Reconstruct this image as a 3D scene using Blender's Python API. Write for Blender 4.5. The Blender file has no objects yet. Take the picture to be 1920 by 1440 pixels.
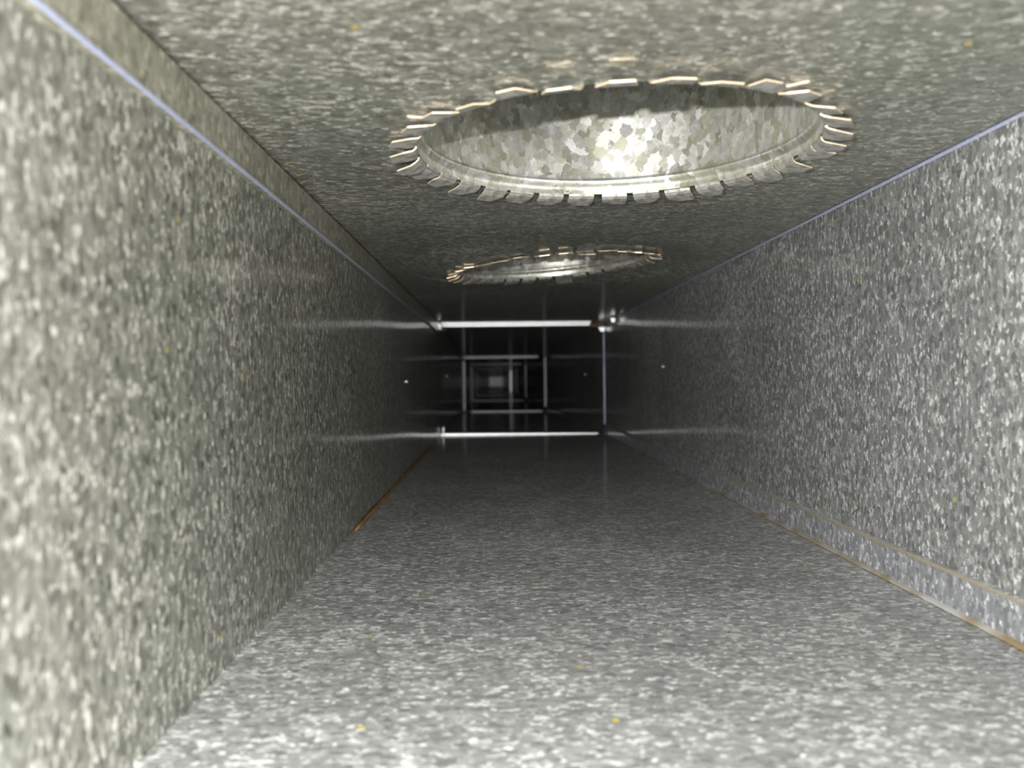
import bpy, bmesh, math, random
from mathutils import Matrix, Vector
random.seed(7)
S = bpy.context.scene
COL = S.collection

# ------------------------------------------------------------------ camera, world, light, exposure
U = 0.098                                    # metres per duct unit (camera to ceiling = 1 unit)
LX, RX, FZ, CZ = -1.006, 2.0465, -1.0616, 1.0   # walls, floor, ceiling of the near section, camera at 0,0,0
def W(x, y, z): return Vector((x*U, y*U, (z-FZ)*U))

cam = bpy.data.cameras.new('camera'); co = bpy.data.objects.new('camera', cam); COL.objects.link(co)
yw, pt, rl = -0.0208, -0.0076, 0.0112
Rz = Matrix.Rotation(yw, 3, 'Z'); Rx = Matrix.Rotation(pt, 3, 'X'); Ry = Matrix.Rotation(rl, 3, 'Y')
M = Rz @ Rx @ Ry
right, fwd, up = M.col[0], M.col[1], M.col[2]
m4 = Matrix((right, up, -fwd)).transposed().to_4x4(); m4.translation = W(0, 0, 0)
co.matrix_world = m4
cam.sensor_width = 36; cam.lens = 1528.5/1920*36; cam.clip_start = .01; cam.clip_end = 100
cam.dof.use_dof = True; cam.dof.focus_distance = .46; cam.dof.aperture_fstop = 11
S.camera = co

w = bpy.data.worlds.new('world'); S.world = w; w.use_nodes = True
w.node_tree.nodes['Background'].inputs[0].default_value = (.9, .95, 1, 1)
w.node_tree.nodes['Background'].inputs[1].default_value = .02

def lamp(name, kind, loc, energy, color, size, direction):
    l = bpy.data.lights.new(name, kind); l.energy = energy; l.color = color
    o = bpy.data.objects.new(name, l); COL.objects.link(o); o.location = loc
    if kind == 'AREA':
        l.shape = 'DISK'; l.size = size
    else: l.shadow_soft_size = size
    o.rotation_euler = Vector(direction).to_track_quat('-Z', 'Y').to_euler()
    return o
lamp('torch_lamp', 'AREA', W(-.5, -.05, .22), 7.7, (1, .99, .975), .007, (.6, 1, -.8))
S.view_settings.view_transform = 'Standard'; S.view_settings.look = 'None'
S.view_settings.exposure = 0; S.view_settings.gamma = 1; S.view_settings.use_curve_mapping = False
S.cycles.max_bounces = 20; S.cycles.glossy_bounces = 20; S.cycles.diffuse_bounces = 8

# ------------------------------------------------------------------ materials
def galvanized(name, scale=340, dark=(.17,.18,.17), mid=(.33,.34,.325), light=(.62,.63,.61), rough=.46, metal=.72,
               tilt=.19, coat=.5, flecks=False, streak=.35, glint=.5):
    m = bpy.data.materials.new(name); m.use_nodes = True
    nt = m.node_tree; N = nt.nodes; L = nt.links
    b = N['Principled BSDF']
    def n(t, **k):
        x = N.new(t)
        for a, v in k.items(): setattr(x, a, v)
        return x
    tc = n('ShaderNodeTexCoord')
    no = n('ShaderNodeTexNoise'); no.inputs['Scale'].default_value = scale*1.5; no.inputs['Detail'].default_value = 3
    L.new(tc.outputs['Object'], no.inputs['Vector'])
    su = n('ShaderNodeVectorMath', operation='SUBTRACT'); su.inputs[1].default_value = (.5, .5, .5)
    L.new(no.outputs['Color'], su.inputs[0])
    sc = n('ShaderNodeVectorMath', operation='SCALE'); sc.inputs['Scale'].default_value = 1.0/scale
    L.new(su.outputs[0], sc.inputs[0])
    ad = n('ShaderNodeVectorMath', operation='ADD'); L.new(tc.outputs['Object'], ad.inputs[0]); L.new(sc.outputs[0], ad.inputs[1])
    an = n('ShaderNodeVectorMath', operation='MULTIPLY'); an.inputs[1].default_value = (.85, 1.55, .85); L.new(ad.outputs[0], an.inputs[0]); ad = an
    vo = n('ShaderNodeTexVoronoi'); vo.inputs['Scale'].default_value = scale; L.new(ad.outputs[0], vo.inputs['Vector'])
    sp = n('ShaderNodeSeparateColor'); L.new(vo.outputs['Color'], sp.inputs[0])
    # tone of each zinc crystal: large crystals, small ones among them, rolling streaks and slow drift
    v1 = n('ShaderNodeTexVoronoi'); v1.inputs['Scale'].default_value = scale*1.9; L.new(ad.outputs[0], v1.inputs['Vector'])
    s1 = n('ShaderNodeSeparateColor'); L.new(v1.outputs['Color'], s1.inputs[0])
    mp = n('ShaderNodeMapping'); mp.inputs['Scale'].default_value = (25, 1500, 25); L.new(tc.outputs['Object'], mp.inputs['Vector'])
    stn = n('ShaderNodeTexNoise'); stn.inputs['Scale'].default_value = 1; stn.inputs['Detail'].default_value = 2; L.new(mp.outputs[0], stn.inputs['Vector'])
    big = n('ShaderNodeTexNoise'); big.inputs['Scale'].default_value = 12; big.inputs['Detail'].default_value = 2
    L.new(tc.outputs['Object'], big.inputs['Vector'])
    def mad(x, k, c):
        q = n('ShaderNodeMath', operation='MULTIPLY_ADD'); L.new(x, q.inputs[0]); q.inputs[1].default_value = k
        if isinstance(c, (int, float)): q.inputs[2].default_value = c
        else: L.new(c, q.inputs[2])
        return q.outputs[0]
    t = mad(sp.outputs[0], .64, -.32)
    t = mad(s1.outputs[0], .3, t)
    t = mad(big.outputs[0], .35, t)
    t = mad(stn.outputs[0], streak, t)
    gl = n('ShaderNodeMath', operation='GREATER_THAN'); L.new(s1.outputs[1], gl.inputs[0]); gl.inputs[1].default_value = .945
    t = mad(gl.outputs[0], glint, t)  # painted glints: a few crystals get a lighter colour
    cr = n('ShaderNodeValToRGB'); e = cr.color_ramp.elements
    e[0].position = .12; e[0].color = (*dark, 1); e[1].position = .95; e[1].color = (*light, 1)
    q = e.new(.38); q.color = (*[d*.5+c*.5 for d, c in zip(dark, mid)], 1); q = e.new(.7); q.color = (*mid, 1)
    L.new(t, cr.inputs[0])
    col = cr.outputs[0]
    if flecks:
        v2 = n('ShaderNodeTexVoronoi'); v2.inputs['Scale'].default_value = 38; L.new(tc.outputs['Object'], v2.inputs['Vector'])
        lt = n('ShaderNodeMath', operation='LESS_THAN'); L.new(v2.outputs['Distance'], lt.inputs[0]); lt.inputs[1].default_value = .048
        mi = n('ShaderNodeMix', data_type='RGBA'); L.new(lt.outputs[0], mi.inputs[0]); L.new(col, mi.inputs[6]); mi.inputs[7].default_value = (.5, .4, .08, 1)
        col = mi.outputs[2]
    L.new(col, b.inputs['Base Color'])
    # each crystal leans a little its own way
    ge = n('ShaderNodeNewGeometry')
    s2 = n('ShaderNodeVectorMath', operation='SUBTRACT'); L.new(vo.outputs['Color'], s2.inputs[0]); s2.inputs[1].default_value = (.5, .5, .5)
    s3 = n('ShaderNodeVectorMath', operation='SCALE'); L.new(s2.outputs[0], s3.inputs[0]); s3.inputs['Scale'].default_value = tilt*2
    s4 = n('ShaderNodeVectorMath', operation='ADD'); L.new(ge.outputs['Normal'], s4.inputs[0]); L.new(s3.outputs[0], s4.inputs[1])
    s5 = n('ShaderNodeVectorMath', operation='NORMALIZE'); L.new(s4.outputs[0], s5.inputs[0])
    L.new(s5.outputs[0], b.inputs['Normal'])
    rr = n('ShaderNodeMath', operation='MULTIPLY_ADD'); L.new(sp.outputs[1], rr.inputs[0]); rr.inputs[1].default_value = .22; rr.inputs[2].default_value = rough-.11
    L.new(rr.outputs[0], b.inputs['Roughness'])
    b.inputs['Metallic'].default_value = metal
    b.inputs['Coat Weight'].default_value = coat; b.inputs['Coat Roughness'].default_value = .11; b.inputs['Coat IOR'].default_value = 1.45
    return m
def plain(name, col, rough, metal):
    m = bpy.data.materials.new(name); m.use_nodes = True; nt = m.node_tree
    b = nt.nodes['Principled BSDF']; b.inputs['Roughness'].default_value = rough; b.inputs['Metallic'].default_value = metal
    tc = nt.nodes.new('ShaderNodeTexCoord'); no = nt.nodes.new('ShaderNodeTexNoise'); no.inputs['Scale'].default_value = 400
    cr = nt.nodes.new('ShaderNodeValToRGB'); cr.color_ramp.elements[0].color = (*[c*.7 for c in col], 1); cr.color_ramp.elements[1].color = (*[min(1, c*1.2) for c in col], 1)
    nt.links.new(tc.outputs['Object'], no.inputs['Vector']); nt.links.new(no.outputs[0], cr.inputs[0]); nt.links.new(cr.outputs[0], b.inputs['Base Color'])
    return m
ZINC = galvanized('galvanized_sheet', dark=(.15,.155,.15), mid=(.34,.347,.335), light=(.78,.785,.775), flecks=True)
OLIVE = galvanized('galvanized_sheet_olive', dark=(.125,.128,.1), mid=(.27,.273,.235), light=(.66,.65,.59), flecks=True)
PIPE = galvanized('galvanized_pipe', scale=230, dark=(.36,.36,.28), mid=(.56,.56,.54), light=(.82,.82,.84), rough=.36, metal=.8, tilt=.03, coat=.3, streak=.1, glint=.1)
TAB = galvanized('galvanized_tab', scale=230, dark=(.18,.175,.155), mid=(.33,.325,.3), light=(.45,.44,.42), rough=.55, metal=.6, tilt=.06, coat=0, streak=.1, glint=.1)
SEAM = galvanized('galvanized_seam', scale=300, dark=(.22,.21,.16), mid=(.36,.35,.28), light=(.55,.54,.46), rough=.42, tilt=.14, coat=.5, glint=.3)
SEAMPALE = galvanized('galvanized_seam_pale', scale=300, dark=(.22,.225,.235), mid=(.4,.41,.43), light=(.85,.86,.9), rough=.42, tilt=.18, coat=.5, glint=.5)
PATCHY = plain('rust_stained_edge', (.26, .21, .13), .55, .3)
cr_ = [x for x in PATCHY.node_tree.nodes if x.type == 'VALTORGB'][0].color_ramp; cr_.elements[0].position = .38; cr_.elements[1].position = .62
cr_.elements[0].color = (.16, .12, .06, 1); cr_.elements[1].color = (.27, .27, .26, 1)
[x for x in PATCHY.node_tree.nodes if x.type == 'TEX_NOISE'][0].inputs['Scale'].default_value = 35
WARM = plain('seam_weathered', (.25, .22, .16), .5, .4)
EDGE = plain('cut_steel_edge', (.9, .68, .48), .42, .7)
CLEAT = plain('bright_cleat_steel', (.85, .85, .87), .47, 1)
DIM = plain('dimmed_cleat_steel', (.5, .5, .52), .5, .9)  # darker copy of the cleat steel, far rings' dim light put into colour
SHINE = plain('polished_steel', (.85, .83, .82), .27, 1)
RUST = plain('rusty_steel', (.16, .075, .04), .7, .2)
SEAL = plain('brown_sealant', (.2, .11, .02), .55, 0)
HEM = plain('bluish_folded_edge', (.3, .32, .43), .45, .4)

# ------------------------------------------------------------------ helpers
def link(name, bm, mats, parent=None, smooth=True):
    me = bpy.data.meshes.new(name); bm.normal_update()
    if smooth:
        for f in bm.faces: f.smooth = True
    bm.to_mesh(me); bm.free()
    for m in (mats if isinstance(mats, (list, tuple)) else [mats]): me.materials.append(m)
    o = bpy.data.objects.new(name, me); COL.objects.link(o); o.parent = parent
    return o
def tag(o, label, cat=None, group=None, kind=None):
    o['label'] = label
    if cat: o['category'] = cat
    if group: o['group'] = group
    if kind: o['kind'] = kind
    return o
def empty(name, loc):
    o = bpy.data.objects.new(name, None); COL.objects.link(o); o.location = loc; o.empty_display_size = .01
    return o
def grid(bm, fn, nu, nv):
    vs = [[bm.verts.new(fn(i/nu, j/nv)) for j in range(nv+1)] for i in range(nu+1)]
    for i in range(nu):
        for j in range(nv):
            bm.faces.new((vs[i][j], vs[i+1][j], vs[i+1][j+1], vs[i][j+1]))
    return vs
def face_to(bm, inside):
    bm.normal_update()
    for f in bm.faces:
        if (Vector(inside)-f.calc_center_median()).dot(f.normal) < 0: f.normal_flip()
def thicken(o, t):
    md = o.modifiers.new('sheet', 'SOLIDIFY'); md.thickness = t; md.offset = -1; md.use_rim = False
    return o
def prism(bm, prof, a, b, off=(0, 0, 0)):
    """profile points (given at a) swept to b; prof is a list of offset vectors"""
    va = [bm.verts.new(a+p) for p in prof]; vb = [bm.verts.new(b+p) for p in prof]
    n = len(prof)
    for i in range(n): bm.faces.new((va[i], va[(i+1) % n], vb[(i+1) % n], vb[i]))
    bm.faces.new(va[::-1]); bm.faces.new(vb)
    bmesh.ops.recalc_face_normals(bm, faces=bm.faces)
def tube(bm, pts, r, n=8):
    rings = []
    for i, p in enumerate(pts):
        d = (pts[min(i+1, len(pts)-1)]-pts[max(i-1, 0)]).normalized()
        a = d.orthogonal().normalized(); c = d.cross(a); rr = r[i] if isinstance(r, list) else r
        rings.append([bm.verts.new(p+(a*math.cos(2*math.pi*k/n)+c*math.sin(2*math.pi*k/n))*rr) for k in range(n)])
    for A, B in zip(rings, rings[1:]):
        for k in range(n): bm.faces.new((A[k], A[(k+1) % n], B[(k+1) % n], B[k]))
    bm.faces.new(rings[0]); bm.faces.new(rings[-1])
    bmesh.ops.recalc_face_normals(bm, faces=bm.faces)

# ------------------------------------------------------------------ the duct run: joints every 5 ft, each slightly out of line
SEC = 15.3
HX, HZ = (RX-LX)/2, (CZ-FZ)/2
CX = [.5203, .52, .36, .21, .09, -.02, .03, .07, .1, .13, .16, .2, .23]
CC = [-.0308, -.03, -.24, -.25, -.3, -.35, -.42, -.48, -.54, -.6, -.68, -.76, -.82]
NJ = len(CX)-1
def at(y):
    t = max(0, min(NJ-1e-6, y/SEC)); i = int(t); f = t-i
    return CX[i]*(1-f)+CX[i+1]*f, CC[i]*(1-f)+CC[i+1]*f
def oil(y, z, ph):            # gentle oil-canning of the sheet, in units
    k = (y % SEC)/SEC
    e = math.sin(math.pi*max(0, min(1, (z+1)/2)))
    return .012*e*math.sin(6.3*k*1.5+ph)*math.sin(math.pi*k) + .013*(1-z**8)*math.sin(21*k+ph*2+z*1.6)*max(0, math.sin(math.pi*k))**.5*max(0, k-.35)
def lining(which, n):
    """one sheet of section n (0 = the section the camera is in)"""
    y0 = -3.0 if n == 0 else SEC*n+.03
    y1 = SEC*(n+1)-.03
    bm = bmesh.new(); nu = 70 if n == 0 else 16; nv = 14 if n == 0 else 6
    def pos(u, v):
        y = y0+(y1-y0)*u; cx, cz = at(y); s = 2*v-1
        if which == 'left':  return W(cx-HX+oil(y, s, 1.0+n), y, cz+HZ*s)
        if which == 'right': return W(cx+HX-oil(y, s, 2.3+n), y, cz+HZ*s)
        if which == 'floor': return W(cx+HX*s, y, cz-HZ+.5*oil(y, s, .4+n))
        return W(cx+HX*s, y, cz+HZ-.5*oil(y, s, 3+n))
    grid(bm, pos, nu, nv)
    ym = (y0+y1)/2; cx, cz = at(ym); face_to(bm, W(cx, ym, cz))
    return bm
# x, y, radius, height, sideways slope, lengthways slope, half length of the surrounding patch (the top sheet is buckled at the second collar)
COLLARS = [(.5428, 3.633, .8701, .9986, .0063, -.0008, 1.3), (.5519, 7.4885, .868, 1.0177, .0802, .008, 1.5)]
def buckle(x, y):
    z = CZ
    for (cx, cy, rr, h, sx, sy, hl) in COLLARS:
        d = math.hypot(x-cx, y-cy); t = max(0, min(1, (1.46-d)/.5)); t = t*t*(3-2*t)
        z += t*(h-1+sx*(x-cx)+sy*(y-cy))
    return z
def ceiling_near():
    bm = bmesh.new(); NA = 96
    def flat(a, b):
        def pos(u, v):
            y = a+(b-a)*u; cx, cz = at(y); return W(cx-HX+2*HX*v, y, cz+HZ)
        grid(bm, pos, max(1, int((b-a)*4)), 12)
    y = -3.0
    for (x, yc, r, h, sx, sy, hl) in COLLARS:
        a, b = yc-hl, yc+hl
        flat(y, a)
        rr = r+.006
        x0, x1 = LX, RX
        angs = [2*math.pi*k/NA for k in range(NA)]+[math.atan2(yy-yc, xx-x) % (2*math.pi) for xx in (x0, x1) for yy in (a, b)]
        angs.sort(); KR = 9; rings = [[] for _ in range(KR)]
        for t in angs:
            c, s = math.cos(t), math.sin(t)
            d = min(((x1-x) if c > 0 else (x0-x))/c if abs(c) > 1e-9 else 1e9, ((b-yc) if s > 0 else (a-yc))/s if abs(s) > 1e-9 else 1e9)
            for q in range(KR):
                m = rr+(d-rr)*q/(KR-1); X, Y = x+m*c, yc+m*s
                rings[q].append(bm.verts.new(W(X, Y, buckle(X, Y))))
        k = len(angs)
        for A, B in zip(rings, rings[1:]):
            for i in range(k):
                bm.faces.new((A[i], A[(i+1) % k], B[(i+1) % k], B[i]))
        y = b
    flat(y, SEC-.03)
    bmesh.ops.remove_doubles(bm, verts=bm.verts, dist=1e-6)
    face_to(bm, W(.5, 6, 0))
    return bm
SETS = {}
for which, nm, lab in (('floor', 'floor', 'grey spangled galvanized sheet forming the bottom of the duct'),
                       ('left', 'wall_left', 'spangled galvanized side sheet of the duct, brightly lit near the torch'),
                       ('right', 'wall_right', 'spangled galvanized side sheet of the duct above the raised bottom seam'),
                       ('ceiling', 'ceiling', 'galvanized top sheet of the duct with two round take-off holes')):
    o = thicken(link(nm, ceiling_near() if which == 'ceiling' else lining(which, 0), OLIVE if which in ('left', 'ceiling') else ZINC), .0008)
    tag(o, lab, kind='structure'); SETS[which] = o
    piece = {'floor': 'floor_panel', 'left': 'wall_panel', 'right': 'wall_panel', 'ceiling': 'ceiling_panel'}[which]
    for n in range(1, NJ):
        thicken(link(piece, lining(which, n), ZINC, o), .0008)
# far end
bm = bmesh.new(); ye = SEC*NJ; cx, cz = at(ye)
grid(bm, lambda u, v: W(cx+HX*(2*u-1), ye, cz+HZ*(2*v-1)), 4, 4); face_to(bm, W(cx, ye-5, cz))
tag(thicken(link('wall_back', bm, SHINE), .001), 'tiny pale square end plate at the far end of the duct', kind='structure')

# folded lock seams: proud strips along the top of the left wall and the bottom of the right wall
def seam(n, side):
    y0 = -3.0 if n == 0 else SEC*n+.05
    y1 = SEC*(n+1)-(.25 if n == 0 else .05)
    bm = bmesh.new(); k = 24 if n == 0 else 4; H = .185
    rows = []
    for i in range(k+1):
        y = y0+(y1-y0)*i/k; cx, cz = at(y)
        if side == 'left':
            X = cx-HX+.013; Z = cz+HZ; pr = [(.0, -.014), (.016, -.016), (.016, -H+.03), (.02, -H+.012), (.02, -H+.004), (.012, -H), (-.0, -H), (-.012, -H)]
            rows.append([bm.verts.new(W(X+a, y, Z+b)) for a, b in pr])
        else:
            X = cx+HX-.013; Z = cz-HZ; pr = [(.0, 0), (-.04, .003), (-.04, .016), (-.024, .022), (-.02, H*.85), (-.026, H-.016), (-.03, H-.006), (-.022, H), (-.0, H), (.012, H)]
            rows.append([bm.verts.new(W(X+a, y, Z+b)) for a, b in pr])
    for A, B in zip(rows, rows[1:]):
        for j in range(len(A)-1):
            f = bm.faces.new((A[j], A[j+1], B[j+1], B[j]))
            if side == 'left' and j in (3, 4): f.material_index = 1
            if side == 'right' and j in (5, 6): f.material_index = 2
            if side == 'right' and j in (0, 1, 2): f.material_index = 3
    cx, cz = at((y0+y1)/2); face_to(bm, W(cx, (y0+y1)/2, cz))
    return bm
for side, nm, lab in (('left', 'trim_1', 'long folded lock seam strip along the top edge of the left duct wall'),
                      ('right', 'trim_2', 'long folded lock seam strip along the bottom edge of the right duct wall')):
    o = tag(link(nm, seam(0, side), [SEAM if side == 'left' else SEAMPALE, HEM, WARM, PATCHY], smooth=False), lab, kind='structure')
    for n in range(1, NJ): link('seam_strip', seam(n, side), [SEAM if side == 'left' else SEAMPALE, HEM, WARM, PATCHY], o, smooth=False)
# plain bends at the two other corners
bm = bmesh.new()
def bend(u, v):
    y = -3+(SEC+2.95)*u; cx, cz = at(y); t = v*math.pi/2; r = .012
    return W(cx+HX-r+r*math.cos(t)-.006, y, cz+HZ-r+r*math.sin(t)-.004)
grid(bm, bend, 20, 4); face_to(bm, W(.5, 6, 0))
tag(link('trim_3', bm, HEM), 'narrow bluish bend where the right duct wall turns into the top sheet', kind='structure')

# ------------------------------------------------------------------ round take-off collars with folded tabs
def tab_mesh(wr, wt, ch, drop, length, skew):
    bm = bmesh.new(); t = .0055
    # outline rows going outward: (radial r, z, half width left, half width right); bend then flat
    R = .872
    rows = [(-.002, .014, wr, wr), (.003, .0, wr, wr), (.018, -.012, wr, wr), (length*ch, -.017-drop*.4, wr, wr), (length, -.018-drop, wt-skew, wt+skew)]
    lo = []; hi = []
    for i, (r, z, a, b) in enumerate(rows):
        nr, nz = (1, 0) if i == 0 else ((.7, .7) if i == 1 else (0, 1))
        lo.append([bm.verts.new(Vector(((R+r+nr*t)*U, s*U, (z+nz*t)*U))) for s in (-a, b)])
        hi.append([bm.verts.new(Vector(((R+r)*U, s*U, z*U))) for s in (-a, b)])
    for i in range(len(rows)-1):
        bm.faces.new((lo[i][0], lo[i][1], lo[i+1][1], lo[i+1][0]))
        bm.faces.new((hi[i][0], hi[i+1][0], hi[i+1][1], hi[i][1]))
        for s in (0, 1):
            f = bm.faces.new((lo[i][s], lo[i+1][s], hi[i+1][s], hi[i][s])); f.material_index = 1
    f = bm.faces.new((lo[-1][0], lo[-1][1], hi[-1][1], hi[-1][0])); f.material_index = 1
    f = bm.faces.new((lo[0][0], lo[0][1], hi[0][1], hi[0][0])); f.material_index = 1
    bmesh.ops.recalc_face_normals(bm, faces=bm.faces)
    me = bpy.data.meshes.new('tab'); bm.to_mesh(me); bm.free()
    me.materials.append(TAB); me.materials.append(EDGE)
    return me
TABS = [tab_mesh(.07, .038, .42, .006, .115, .0), tab_mesh(.071, .042, .4, .014, .112, .018), tab_mesh(.068, .038, .45, .002, .12, -.02),
        tab_mesh(.07, .042, .38, .022, .108, .01), tab_mesh(.07, .045, .5, .01, .118, -.012)]
LONG = tab_mesh(.085, .075, .6, .05, .15, .01)
def collar(loc, label, seam_angle, ph, extra):
    c = empty('takeoff_collar', W(loc[0], loc[1], loc[3])); c.rotation_euler = (math.atan(loc[5]), -math.atan(loc[4]), 0); tag(c, label, 'duct collar', 'round take-off collars in the duct ceiling')
    R = .872; bm = bmesh.new(); NS = 128
    prof = [(R, .012), (R, .03), (R-.001, .044), (R-.004, .051), (R-.013, .059), (R-.02, .069), (R-.024, .077), (R-.024, .083), (R-.019, .089), (R-.018, .097), (R-.018, .14), (R-.018, .4), (R-.018, .75), (R-.018, 1.15)]
    rows = [[bm.verts.new(Vector((r*math.cos(2*math.pi*k/NS), r*math.sin(2*math.pi*k/NS), z))*U) for k in range(NS)] for r, z in prof]
    for A, B in zip(rows, rows[1:]):
        for k in range(NS): bm.faces.new((A[k], B[k], B[(k+1) % NS], A[(k+1) % NS]))
    bm.normal_update()
    for f in bm.faces:
        if f.normal.dot(Vector((f.calc_center_median().x, f.calc_center_median().y, 0))) > 0: f.normal_flip()
    thicken(link('collar_wall', bm, PIPE, c), .0006)
    # lap seam of the rolled sheet, with its rivet
    if seam_angle is not None:
        bm = bmesh.new()
        def lap(u, v):
            t = seam_angle+(u-.5)*.2; return Vector(((R-.025)*math.cos(t), (R-.025)*math.sin(t), .11+.7*v))*U
        grid(bm, lap, 5, 2); face_to(bm, (0, 0, .03)); thicken(link('lap_strip', bm, PIPE, c), .0005)
        bm = bmesh.new(); t = seam_angle+.06; p = Vector(((R-.034)*math.cos(t), (R-.034)*math.sin(t), .22))*U
        bmesh.ops.create_uvsphere(bm, u_segments=12, v_segments=8, radius=.0021, matrix=Matrix.Translation(p)); link('rivet', bm, CLEAT, c)
    NT = 32
    for k in range(NT):
        me = LONG if k in extra else TABS[random.randrange(len(TABS))]
        o = bpy.data.objects.new('tab', me); COL.objects.link(o); o.parent = c
        o.rotation_euler = (random.uniform(-.01, .01), random.uniform(-.008, .008), 2*math.pi*(k+ph)/NT+random.uniform(-.012, .012))
    return c
collar(COLLARS[0], 'larger, nearest round metal collar opening in the duct ceiling, ringed by bent tabs', None, .3, ())
collar(COLLARS[1], 'smaller, farther round collar opening in the duct ceiling with a riveted lap seam', math.pi/2-.28, .1, (7,))

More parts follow.
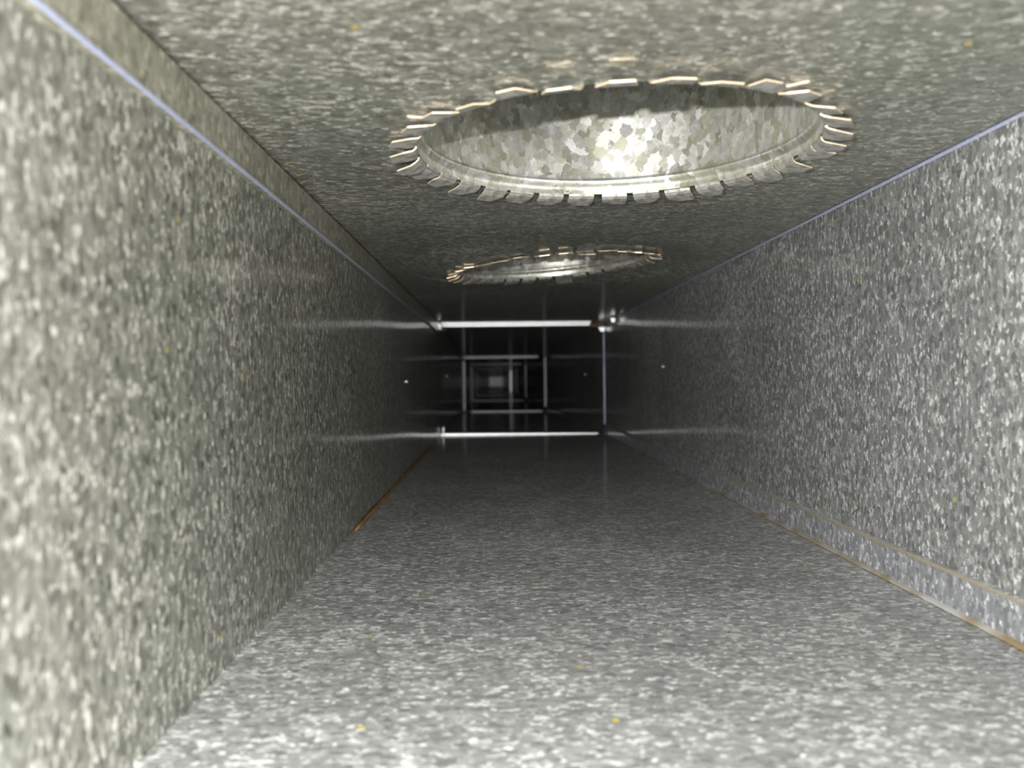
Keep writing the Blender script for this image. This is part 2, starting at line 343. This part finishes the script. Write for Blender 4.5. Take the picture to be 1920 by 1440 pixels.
# ------------------------------------------------------------------ slip joints between the duct sections
ORD = ['nearest', 'second', 'third', 'fourth', 'fifth', 'sixth', 'seventh', 'eighth', 'ninth', 'tenth', 'eleventh']
def joint(n):
    y = SEC*n; cx, cz = CX[n], CC[n]
    base = W(cx, y, cz-HZ)
    j = empty('slip_joint', base)
    tag(j, ORD[n-1]+' cleated joint ring around the duct, counted from the round collars' if n > 1 else
        'nearest cleated joint ring around the duct, with rusty corner and bright bars', 'duct joint', 'joint rings along the duct')
    def P(x, yy, z): return W(cx+x, y+yy, cz+z)-base
    def bar(name, a, b, inward, mat, h, taper=1.0, wid=.09):
        bm = bmesh.new(); d = Vector(inward)      # a flat hem facing along the duct, its edges rolled over
        pr = [(-wid*U, 0), (-wid*U, h*.82*U), (-wid*.8*U, h*U), (wid*.8*U, h*U), (wid*U, h*.82*U), (wid*U, 0)]
        va = [bm.verts.new(a+Vector((0, p, 0))+d*q) for p, q in pr]; vb = [bm.verts.new(b+Vector((0, p, 0))+d*q*taper) for p, q in pr]
        for i in range(5): bm.faces.new((va[i], va[i+1], vb[i+1], vb[i]))
        bm.faces.new(va); bm.faces.new(vb[::-1]); bm.faces.new((va[0], va[-1], vb[-1], vb[0]))
        bmesh.ops.recalc_face_normals(bm, faces=bm.faces)
        return link(name, bm, mat, j, smooth=False)
    big = n == 1
    h = .042 if n == 1 else .05 if n == 2 else .04
    bar('flat_cleat', P(-HX+.02, 0, HZ), P(HX-.27, 0, HZ), (0, 0, -1), CLEAT if big else DIM, h)
    bar('flat_cleat', P(-HX-.0, 0, -HZ), P(HX-.13, 0, -HZ), (0, 0, 1), CLEAT if big else DIM, h, .35 if big else .8)
    if n > 1: bar('drive_cleat', P(-HX, 0, -HZ+.0), P(-HX, 0, HZ-.03), (1, 0, 0), DIM, .05)
    bar('drive_cleat', P(HX, 0, -HZ+.0), P(HX, 0, HZ-.03), (-1, 0, 0), HEM if big else (SHINE if n == 5 else DIM), .1 if n == 5 else (.014 if big else .04))
    if big: bar('cleat_reflection', P(-HX+.05, -.45, HZ), P(HX-.3, -.45, HZ), (0, 0, -1), CLEAT, .02)  # extra bar standing in for the cleat's reflection in the top sheet
    if big:
        bm = bmesh.new()     # rusty gap at the upper right corner
        bmesh.ops.create_cube(bm, size=1, matrix=Matrix.Translation(P(HX-.145, -.02, HZ-.035)) @ Matrix.Diagonal((.25*U, .12*U, .05*U, 1)))
        link('corner_clip', bm, RUST, j, smooth=False)
        def tabbit(pts, nrm, mat, th=.012):
            bm = bmesh.new(); vs = [bm.verts.new(P(*p)) for p in pts]; f = bm.faces.new(vs)
            r = bmesh.ops.extrude_face_region(bm, geom=[f]); vv = [v for v in r['geom'] if isinstance(v, bmesh.types.BMVert)]
            bmesh.ops.translate(bm, verts=vv, vec=Vector(nrm)*th*U); bmesh.ops.recalc_face_normals(bm, faces=bm.faces)
            link('bent_tab', bm, mat, j, smooth=False)
        X, Z = HX, HZ
        tabbit([(X-.13, -.25, Z-.004), (X-.04, -.25, Z-.004), (X-.03, -.25, Z-.1), (X-.1, -.25, Z-.1)][::1], (0, -1, 0), RUST)
        tabbit([(X-.13, -.3, Z-.09), (X-.01, -.3, Z-.09), (X-.02, -.3, Z-.16), (X-.09, -.3, Z-.17)], (0, -1, .2), CLEAT)
        tabbit([(X-.12, -1.8, Z-.03), (X-.04, -1.8, Z-.03), (X-.05, -1.8, Z-.1), (X-.1, -1.8, Z-.1)], (0, -1, .2), CLEAT)
        tabbit([(-X+.0, -.9, Z-.02), (-X+.05, -.9, Z-.03), (-X+.07, -.88, Z-.14), (-X+.02, -.88, Z-.12)], (0, -1, .2), CLEAT)
        tabbit([(-X+.02, -.5, Z-.06), (-X+.14, -.5, Z-.1), (-X+.14, -.4, Z-.13), (-X+.05, -.4, Z-.13)], (0, -1, .2), CLEAT)
        tabbit([(-X+.03, -.2, -Z+.02), (-X+.05, -.2, -Z+.02), (-X+.06, -.2, -Z+.15), (-X+.045, -.2, -Z+.17), (-X+.025, -.2, -Z+.13)], (0, -1, 0), DIM)
    if n == 2:
        bm = bmesh.new()
        bmesh.ops.create_cube(bm, size=1, matrix=Matrix.Translation(P(-HX+.15, -.1, -HZ-.0+.03)) @ Matrix.Diagonal((.25*U, .2*U, .08*U, 1)))
        link('corner_clip', bm, RUST, j, smooth=False)
for n in range(1, NJ): joint(n)

# ------------------------------------------------------------------ screw tips poking through the side walls
def screw(side, y, z, label):
    cx, cz = at(y); s = 1 if side == 'left' else -1
    base = W(cx-s*HX, y, z)
    o = empty('screw', base); tag(o, label, 'screw', 'screw tips in the duct walls')
    bm = bmesh.new(); d = Vector((s, -.25, 0)).normalized()
    pts = []; r = []
    for k in range(9):
        pts.append(d*(.00036*k)); r.append(.0021 if k % 2 else .0017)
    pts.append(d*.0034); r.append(.0009)
    tube(bm, pts, r, 10); link('threaded_tip', bm, CLEAT, o)
    bm = bmesh.new(); tube(bm, [Vector((-s*.0004, 0, 0)), Vector((s*.0007, 0, 0))], [.0032, .0026], 12); link('burr', bm, CLEAT, o)
screw('left', 9.17, -.03, 'screw tip through the left wall before the nearest joint ring')
screw('right', 9.83, .115, 'bright screw tip through the right wall before the nearest joint ring')
screw('left', 17.3, .05, 'small dim screw tip in the left wall just past the nearest joint ring')
screw('right', 18.2, .06, 'small dim screw tip in the right wall just past the nearest joint ring')

# ------------------------------------------------------------------ brown sealant line at the left floor corner
bm = bmesh.new(); pts = []; rad = []
for i in range(40):
    y = 5.7+(12.6-5.7)*i/39; cx, cz = at(y)
    pts.append(W(cx-HX+.02, y, cz-HZ+.008)); rad.append((.0011+.0005*math.sin(i*2.1)*math.sin(i*.7))*(1 if 0 < i < 39 else .3))
tube(bm, pts, rad, 7)
tag(link('sealant_bead', bm, SEAL), 'thin rusty brown sealant line along the left floor corner', 'sealant')
